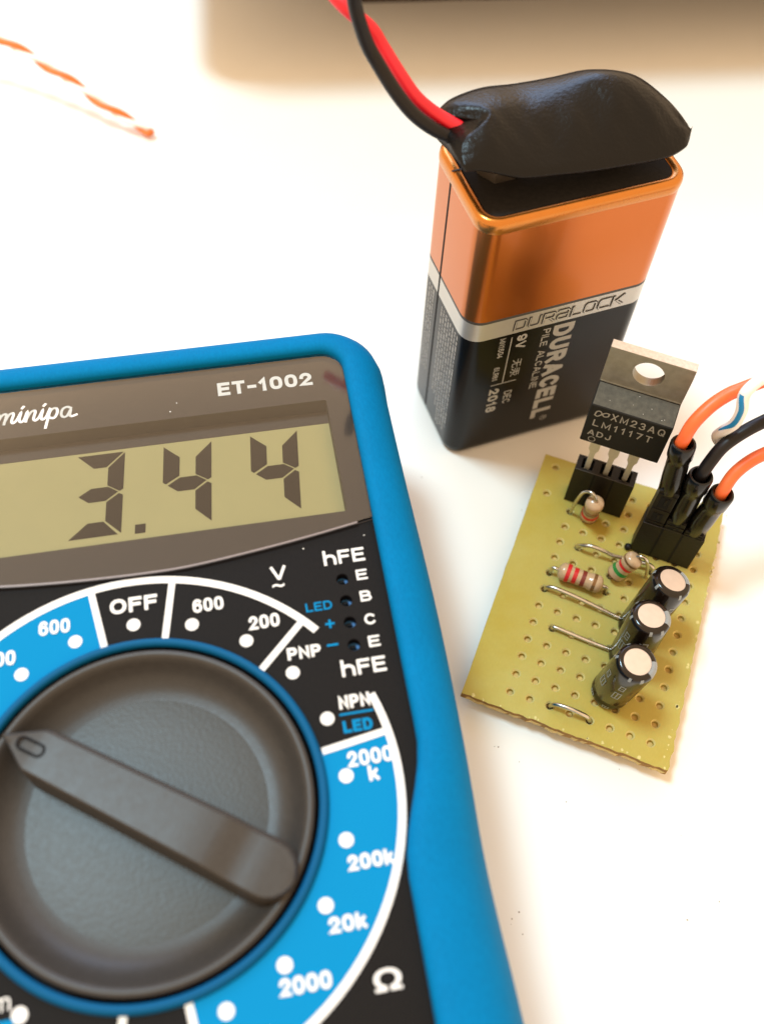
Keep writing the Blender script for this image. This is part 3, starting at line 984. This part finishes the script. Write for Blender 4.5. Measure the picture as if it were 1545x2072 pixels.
def resistor(p0, p1, bands, lead0, lead1):
    """Axial resistor from p0 to p1, the bands as (position, width, material)."""
    p0, p1 = Vector(p0), Vector(p1)
    d = p1 - p0
    L = d.length
    q_ = d.to_track_quat('Z', 'X').to_matrix()

    def rad(t):
        e = min(t, 1 - t) * L
        r = 1.22 if e < 1.5 else 1.22 - .14 * sstep((e - 1.5) / .5)
        return r * math.sqrt(max(0.0, 1 - (1 - min(1, e / .75)) ** 2)) if e < .75 else r
    ts = [0.001, .012, .03, .06, .09, .13] + [.16 + .68 * k / 18 for k in range(19)] + [.87, .91, .94, .97, .988, .999]
    body = Bld().lathe([(max(.25, rad(t)), t * L) for t in ts], 24, p0, q_, True, True).build("resistor", M['resistor'], board, smooth=60)
    for pos, w_, m_ in bands:
        t0, t1 = pos - w_ / 2, pos + w_ / 2
        Bld().lathe([(rad(t0 + (t1 - t0) * k / 4) + .015, (t0 + (t1 - t0) * k / 4) * L) for k in range(5)], 24, p0, q_).build("colour_band", M[m_], body, smooth=60)
    for ld in (lead0, lead1):
        Bld().tube(spline(ld, 8), .24, 8).build("lead", M['solder'], body, smooth=60)


resistor((0.85, -7.62, 4.75), (6.95, -7.75, 4.6), [(.22, .085, 'band_red'), (.38, .09, 'band_red'), (.56, .09, 'band_brown'), (.80, .07, 'band_gold')],
         [(0.9, -7.62, 4.75), (.45, -7.62, 4.8), (.1, -7.62, 4.4), (0, -7.62, 2)], [(6.9, -7.75, 4.6), (7.4, -7.72, 4.5), (7.62, -7.68, 4.0), (7.64, -7.66, 2)])
resistor((2.55, 2.5, 3.35), (2.62, 1.35, 9.3), [(.12, .07, 'band_brown'), (.32, .09, 'band_red'), (.50, .055, 'band_black'), (.60, .05, 'band_brown')],
         [(2.55, 2.5, 3.5), (2.54, 2.5, 1.9)], [(2.62, 1.35, 9.2), (2.45, 1.35, 9.9), (1.9, 1.5, 10.5), (1.2, 1.75, 10.3), (.65, 1.95, 9.2), (.25, 2.2, 6.2), (.08, 2.35, 3.4), (.06, 2.4, 1.9)])
resistor((7.85, -5.25, 3.7), (9.78, -4.0, 8.1), [(.10, .06, 'band_brown'), (.36, .10, 'band_green'), (.58, .09, 'band_red'), (.80, .06, 'band_gold')],
         [(7.9, -5.2, 3.8), (7.7, -5.2, 3.2), (7.62, -5.1, 1.9)], [(9.7, -4.0, 8.1), (10.2, -4.0, 8.5), (10.9, -4.05, 8.2), (11.4, -4.0, 7.0), (11.9, -3.7, 4.4), (12.1, -3.5, 1.9)])


def capacitor(base, top_, turn):
    base, top_ = Vector(base), Vector(top_)
    d = top_ - base
    L = d.length
    zc = d.normalized()
    xc = (Vector((1, 0, 0)) - zc * zc.x).normalized()
    q_ = Matrix((xc, zc.cross(xc), zc)).transposed() @ Matrix.Rotation(turn, 3, 'Z')
    R_ = 2.42
    pf = [(R_ - .30, 0.0), (R_ - .08, .12), (R_, .4), (R_, 1.0), (R_ - .13, 1.35), (R_ - .13, 1.6), (R_, 1.95), (R_, L - .7), (R_ - .05, L - .38), (R_ - .2, L - .12), (R_ - .45, L + .02), (R_ - .8, L + .02)]
    body = Bld().lathe(pf, 40, base, q_, True, False).build("capacitor", M['sleeve'], board, smooth=60)
    Bld().lathe([(R_ - .72, L - .03), (R_ - .95, L - .01), (0.0, L - .02)], 40, base, q_).build("can_top", M['aluminium'], body, smooth=60)
    # pale polarity stripe with dark minus marks, over the shoulder
    pfs = [(r + .018, z + (.018 if r < R_ - .3 and z > 5 else 0)) for r, z in pf[3:]]
    b = Bld()
    a0, a1 = math.radians(-27), math.radians(27)
    for i in range(len(pfs) - 1):
        (r0, z0), (r1, z1) = pfs[i], pfs[i + 1]
        nseg = 6
        vs = []
        for k in range(nseg + 1):
            t = a0 + (a1 - a0) * k / nseg
            for r, z in ((r0, z0), (r1, z1)):
                vs.append(q_ @ Vector((r * math.cos(t), r * math.sin(t), z)) + base)
        b.add(vs, [(2 * k, 2 * k + 2, 2 * k + 3, 2 * k + 1) for k in range(nseg)])
    st = b.build("stripe", M['sleeve_grey'], body, smooth=60)
    b = Bld()
    for z0, z1 in ((2.2, 3.6), (5.4, 6.8), (8.4, 9.6)):
        vs = []
        for k in range(5):
            t = math.radians(-6 + 3 * k)
            for z in (z0, z1):
                vs.append(q_ @ Vector(((R_ + .035) * math.cos(t), (R_ + .035) * math.sin(t), z)) + base)
        b.add(vs, [(2 * k, 2 * k + 2, 2 * k + 3, 2 * k + 1) for k in range(4)])
    b.build("minus_mark", M['sleeve'], st)
    # printed lines and letter blocks wrapped round the sleeve
    b = Bld()

    def wrap(t0, t1, z0, z1, n=3):
        vs = []
        for k in range(n + 1):
            t = math.radians(t0 + (t1 - t0) * k / n)
            for z in (z0, z1):
                vs.append(q_ @ Vector(((R_ + .02) * math.cos(t), (R_ + .02) * math.sin(t), z)) + base)
        b.add(vs, [(2 * k, 2 * k + 2, 2 * k + 3, 2 * k + 1) for k in range(n)])
    for t in (-158, -100):
        for z0, z1, k0, k1 in ((4.3, 4.5, 0, 22), (6.0, 6.2, 0, 22), (4.5, 6.0, 0, 3), (4.5, 6.0, 9.5, 12.5), (4.5, 6.0, 19, 22),
                               (7.0, 8.4, 2, 4.5), (7.0, 7.2, 2, 18), (8.2, 8.4, 2, 18), (7.6, 7.75, 2, 18), (7.0, 8.4, 15.5, 18)):
            wrap(t + k0, t + k1, z0, z1)
        for z0, z1, k0, k1 in ((.35, .5, 0, 20), (.85, 1.0, 0, 20), (.5, .85, 0, 3), (.5, .85, 8.5, 11.5), (.5, .85, 17, 20)):
            wrap(t + k0, t + k1, z0, z1)
    for t0, t1 in ((62, 70), (96, 101), (128, 140), (-62, -52), (-96, -88), (185, 193)):
        vs = []
        for k in range(4):
            t = math.radians(t0 + (t1 - t0) * k / 3)
            for r, z in ((R_ + .02, L - .72), (R_ - .035, L - .36), (R_ - .2, L - .08)):
                vs.append(q_ @ Vector((r * math.cos(t), r * math.sin(t), z)) + base)
        b.add(vs, [(3 * k + m__, 3 * k + 3 + m__, 3 * k + 4 + m__, 3 * k + 1 + m__) for k in range(3) for m__ in (0, 1)])
    b.build("sleeve_print", M['sleeve_grey'], body)
    for s_ in (-1, 1):
        p = q_ @ Vector((0, s_ * 1.0, .1)) + base
        Bld().tube([p, (p.x, p.y, ZB - 1.3)], .24, 8).build("lead", M['solder'], body)


capacitor((12.43, -11.6, 3.5), (13.83, -9.28, 14.2), math.radians(38))
capacitor((12.40, -15.9, 3.6), (12.43, -15.05, 14.6), math.radians(14))
capacitor((11.48, -21.0, 3.5), (12.25, -21.31, 14.55), math.radians(-4))


# female pin sockets
def pin_socket(x0, y0, n, ztop, rotz=0.0):
    W_, D_ = 2.54 * n + .35, 2.5
    base = ZB + .03
    outer_ = [(x0, y0), (x0 + W_, y0), (x0 + W_, y0 + D_), (x0, y0 + D_)]
    cells = []
    for k in range(n):
        cx, cy = x0 + .17 + 2.54 * (k + .5), y0 + D_ / 2
        cells.append([(cx - .78, cy - .78), (cx + .78, cy - .78), (cx + .78, cy + .9), (cx - .78, cy + .9)])
    b = Bld().sheet(outer_, cells, ztop)
    b.walls(outer_, base, ztop)
    b.add([(x, y, base) for x, y in outer_], [(3, 2, 1, 0)])
    for c_ in cells:
        b.walls(list(reversed(c_)), ztop, ztop - 1.6, list(reversed([(c_[0][0] + .3, c_[0][1] + .3), (c_[1][0] - .3, c_[1][1] + .3), (c_[2][0] - .3, c_[2][1] - .3), (c_[3][0] + .3, c_[3][1] - .3)])))
        b.add([(x, y, ztop - 1.6) for x, y in c_], [(0, 1, 2, 3)])
    o = b.build("pin_socket", M['nylon'], board)
    for k in range(n - 1):
        xx = x0 + .17 + 2.54 * (k + 1)
        Bld().box((xx, y0 - .02, (base + ztop) / 2), (.24, .08, ztop - base - .05)).build("groove", M['dark'], o)
    Bld().box((x0 + W_ / 2, y0 + .06, ztop + .02), (W_ - .1, .10, .06)).build("rim", M['nylon_highlight'], o)  # lighter strip painting the bevel highlight along the top front edge
    return o


pin_socket(-1.35, 4.1, 3, 11.0)
pin_socket(9.0, -0.25, 3, 10.5)
# saw burr on the socket corner
Bld().lathe([(.25, 0), (.5, .2), (.5, .6), (.2, .9)], 10, (8.75, -.15, ZB), None, True, True).build("burr", M['nylon'], board, smooth=60)

# ------------------------------------------------------------------ voltage regulator plugged into the left socket
reg = thing("voltage_regulator", "black three pin voltage regulator with grey metal tab plugged into the board's left socket", "voltage regulator",
            (19.687, -10.429, 18.0), -0.3109 + math.radians(.36))
reg.rotation_euler = (math.radians(-2.5), 0, -0.3109 + math.radians(.36))
# local axes: x along the width, y back, z up; front of the body at y = 0
W2 = 4.97
b = Bld()
sec = [(0.35, 0.0), (0.0, 0.35), (0.0, 7.1), (3.15, 8.1), (3.2, 8.12), (4.4, 8.12), (4.4, 0.0)]
b.loft([[(x, y, z) for y, z in sec] for x in (-W2, W2)], True, True, True)
body = b.build("body", M['epoxy'], reg, bevel=.12)
Bld().add([(-W2 + .12, 0.18, 7.165), (W2 - .12, 0.18, 7.165), (W2 - .12, 3.05, 8.075), (-W2 + .12, 3.05, 8.075)], [(0, 1, 2, 3)]).build("grey_slope", M['epoxy_grey'], body)  # paler grey face on the sloped top of the body
loop = [(-W2, 8.125), (W2, 8.125), (W2 + .08, 12.4), (W2 + .05, 13.95), (-W2 - .05, 13.95), (-W2 - .02, 12.0)]
hol = circle(0.12, 11.35, 1.86, 40)
bs = Bld().sheet(loop, [hol], 0)
b = Bld()
b.add([(x, 3.2, y) for x, y, _ in bs.v], bs.f)
b.add([(x, 4.5, y) for x, y, _ in bs.v], [tuple(reversed(f)) for f in bs.f])
for lp, rev in ((loop, False), (hol, True)):
    n = len(lp)
    b.add([(x, 3.2, y) for x, y in lp] + [(x, 4.5, y) for x, y in lp],
          [((i, n + i, n + (i + 1) % n, (i + 1) % n) if not rev else (i, (i + 1) % n, n + (i + 1) % n, n + i)) for i in range(n)])
b.build("metal_tab", M['tab'], reg, recalc=True)
Bld().box((0, 3.85, 13.965), (9.98, 1.26, .05)).build("tab_edge_glint", M['tab_cut_glint'], reg, bevel=.02)  # cut top edge, with the overhead reflection painted into its pale colour
Bld().box((0, 3.16, 8.25), (9.8, .12, .12)).build("step_line", M['tab'], reg)
for k in range(3):
    x_ = -2.78 + 2.54 * k
    wd = [(0.66, 0.2), (0.66, -3.3), (0.40, -3.9), (0.36, -4.4), (0.34, -8.3)]
    b = Bld()
    rings = [[(x_ - w_, 2.0, z), (x_ + w_, 2.0, z), (x_ + w_, 2.5, z), (x_ - w_, 2.5, z)] for w_, z in wd]
    b.loft(rings, True, True, True)
    b.build("lead", M['lead'], reg, bevel=.06, recalc=True)
RXv, RZv = (1, 0, 0), (0, 0, 1)
YR = -0.012
word("XM23AQ", (-2.25, YR, 5.43), RXv, RZv, 6.55, 1.22, .17, M['mark'], body, .5)
word("LM1117T", (-4.1, YR, 3.58), RXv, RZv, 7.3, 1.16, .17, M['mark'], body, .5)
word("ADJ", (-4.3, YR, 1.75), RXv, RZv, 2.85, 1.0, .17, M['mark'], body, .4)
b = Bld()
c_ = circle(0, 0, .42, 16)
stroke(c_ + [c_[0]], .10, (-3.57, YR, 1.05), RXv, RZv, b)
b.build("pin_mark", M['mark'], body)
b = Bld()
for ln in ([(0, .1), (.12, .75), (.5, .95), (.8, .6), (1.1, .25), (1.55, .45), (1.62, .95)], [(.0, .1), (.3, -.02), (.62, .3), (.95, .75), (1.3, 1.0), (1.62, .95)]):
    stroke([(p.x, p.y) for p in spline([(x_, y_, 0) for x_, y_ in ln], 6)], .17, (-4.2, YR, 5.45), RXv, RZv, b)
b.build("maker_logo", M['mark'], body)
random.seed(9)
b = Bld()
for k in range(7):
    x_, z_ = random.uniform(-4.5, 4.6), random.uniform(7.3, 8.0)
    r = random.uniform(.03, .055)
    y_ = (z_ - 7.1) / 1.0 * 3.15 - .02
    b.add([(x_ + r * math.cos(a), y_ + r * math.sin(a), z_ + .03 + r * .3 * math.sin(a)) for a in [i_ * PI / 3 for i_ in range(6)]], [tuple(range(6))])
b.build("dust_fleck", M['dust_light'], reg)['kind'] = 'stuff'

# ------------------------------------------------------------------ three jumper wires plugged into the right socket
G_J = "jumper wires plugged into the right socket"


def jumper(label, x0, y0, zbase, zshrink, shrink_top, wire, wmat, tag_len):
    t = thing("jumper_wire", label, "jumper wire", PO, PROT, G_J)
    # square plastic housing with its latch windows
    if tag_len > 1.0:
        h_ = Bld()
        z0, z1 = zbase, zbase + tag_len
        hw = 1.2
        outer_ = [(x0 - hw, y0 - hw), (x0 + hw, y0 - hw), (x0 + hw, y0 + hw), (x0 - hw, y0 + hw)]
        h_.prism(outer_, z0, z1)
        ho = h_.build("housing", M['nylon'], t, bevel=.12)
        for zz, hh in ((z0 + .25 * tag_len, .22 * tag_len), (z0 + .68 * tag_len, .30 * tag_len)):
            fr_ = Bld().box((x0 - .05, y0 - hw - .005, zz), (1.3, .05, hh))
            fr_.build("latch_window", M['dark'], ho)
            Bld().box((x0 + .1, y0 - hw - .05, zz + hh * .1), (.28, .10, hh * .55)).build("latch", M['nylon'], ho)
        for zz in (z0 + .08 * tag_len, z0 + .46 * tag_len, z0 + .9 * tag_len):
            Bld().box((x0, y0 - hw - .03, zz), (2.3, .10, .22)).build("rib", M['nylon'], ho)
    s0 = Vector((x0, y0, zshrink))
    s1 = Vector(shrink_top)
    d = s1 - s0
    L = d.length
    q_ = d.to_track_quat('Z', 'X').to_matrix()
    R_ = 1.40
    random.seed(int(x0 * 10))
    pf = [(R_ - .12, 0), (R_, .2), (R_ + .02, L * .35), (R_ - .04, L * .6), (R_ + .0, L * .72), (R_ + .14, L * .745), (R_ + .12, L - .25), (R_ + .0, L), (R_ - .22, L + .03), (R_ - .40, L - .2), (R_ - .45, L - 1.4)]
    Bld().lathe(pf, 24, s0, q_, True, True).build("heat_shrink", M['shrink'], t, smooth=55)
    w_ = loc_path(spline(wire, 10), PROT, PO)
    Bld().tube(w_, .80, 14).build("wire", wmat, t, smooth=60)


jumper("orange jumper wire beside the regulator, tallest of the three on the board", 10.3, 1.1, 10.55, 17.2, (9.35, 1.95, 25.6),
       [(25.35, -13.4, 23.0), (25.26, -13.62, 25.8), (25.89, -12.71, 28.0), (27.56, -11.25, 29.5), (29.4, -10.08, 30.3), (30.87, -9.53, 30.8), (33.5, -8.4, 31.2), (37.31, -6.75, 31.5), (43.27, -4.17, 31.0), (60, 2, 28)],
       M['wire_orange'], 7.6)
jumper("black jumper wire between the two orange ones on the board", 12.85, 1.05, 10.55, 12.2, (12.80, 1.15, 21.75),
       [(28.6, -15.25, 19.0), (28.54, -15.32, 21.7), (29.18, -14.47, 23.2), (30.28, -13.36, 24.8), (32.32, -12.08, 26.0), (34.75, -10.83, 26.8), (38.67, -8.82, 27.2), (44.63, -6.17, 27.0), (61, 0, 25)],
       M['wire_black'], 2.2)
jumper("orange jumper wire nearest the board's right edge, lowest of the three", 15.4, 0.95, 10.55, 10.9, (15.95, 0.85, 20.1),
       [(31.5, -16.4, 17.5), (31.41, -16.45, 20.0), (32.34, -15.13, 21.6), (33.85, -14.01, 22.8), (35.73, -13.1, 23.6), (39.42, -11.42, 24.2), (45.37, -9.15, 24.0), (62, -3, 22)],
       M['wire_orange'], 1.2)

# ------------------------------------------------------------------ loose wires
sw = thing("striped_wire", "white wire with a blue stripe curling over the upper orange jumper wire", "wire", (36, -7.5, 0))
wp = [(Vector(p) - Vector((36, -7.5, 0))) for p in spline([(58, 2, 24), (45.2, -5.2, 25.6), (39.3, -7.8, 25.8), (35.4, -9.8, 25.4), (32.9, -11.0, 24.6), (30.9, -11.9, 23.6), (29.9, -11.7, 24.4), (30.05, -12.01, 26.0), (30.45, -12.72, 28.5), (30.37, -12.8, 31.0),
                                            (30.07, -12.27, 32.8), (30.51, -11.66, 33.6), (32.36, -10.15, 34.0), (36.15, -7.89, 34.0), (52, 0, 33)], 10)]
Bld().tube(wp, .68, 14).build("insulation", M['wire_white'], sw, smooth=60)
b = Bld()
rows = []
for i in range(71, 104):
    p = wp[i]
    t = (wp[i + 1] - wp[i - 1]).normalized()
    side = Vector((-0.34, -.56, .75))
    side = (side - t * side.dot(t)).normalized()
    up = t.cross(side)
    wd_ = .29 * min(1, .25 + (i - 71) / 14)
    th0 = -0.75 + 0.7 * math.sin((i - 66) * 0.07)
    rows.append([p + (side * math.cos(th0 + (k - 1.5) * wd_) + up * math.sin(th0 + (k - 1.5) * wd_)) * .70 for k in range(4)])
b.loft(rows, False)
b.build("stripe", M['stripe_blue'], sw, smooth=60)

tw = thing("twisted_wire", "orange and white twisted wire pair lying at the left on the white table", "wire", (-70, 71, 0))
cen = [Vector(p) - Vector((-70, 71, 0)) for p in spline([(-110, 84, 12), (-92.43, 79.0, 11.0), (-85.39, 77.66, 10.0), (-78.15, 74.95, 8.5), (-70.04, 71.38, 6.2), (-62.36, 67.48, 3.6), (-57.48, 65.61, 2.0), (-54.38, 64.51, 1.1)], 24)]
acc = 0.0
pa, pb = [], []
for i, p in enumerate(cen):
    if i:
        acc += (cen[i] - cen[i - 1]).length
    t = (cen[min(i + 1, len(cen) - 1)] - cen[max(i - 1, 0)]).normalized()
    s1 = t.cross(Vector((0, 0, 1))).normalized()
    s2 = s1.cross(t)
    ph = acc * 2 * PI / 10.5 + 1.1
    o = (s1 * math.cos(ph) + s2 * math.sin(ph)) * .44
    pa.append(p + o)
    pb.append(p - o)
Bld().tube(pa, .56, 10).build("strand", M['wire_orange_old'], tw, smooth=60)["label"] = "orange strand"
Bld().tube(pb[:-6], .48, 10).build("strand", M['wire_white'], tw, smooth=60)["label"] = "white strand"
Bld().lathe([(.2, -.1), (.62, .1), (.68, .6), (.4, 1.0)], 10, cen[-1] + Vector((0, 0, -.4)), None, True, True).build("wire_end", M['wire_orange_old'], tw, smooth=60)
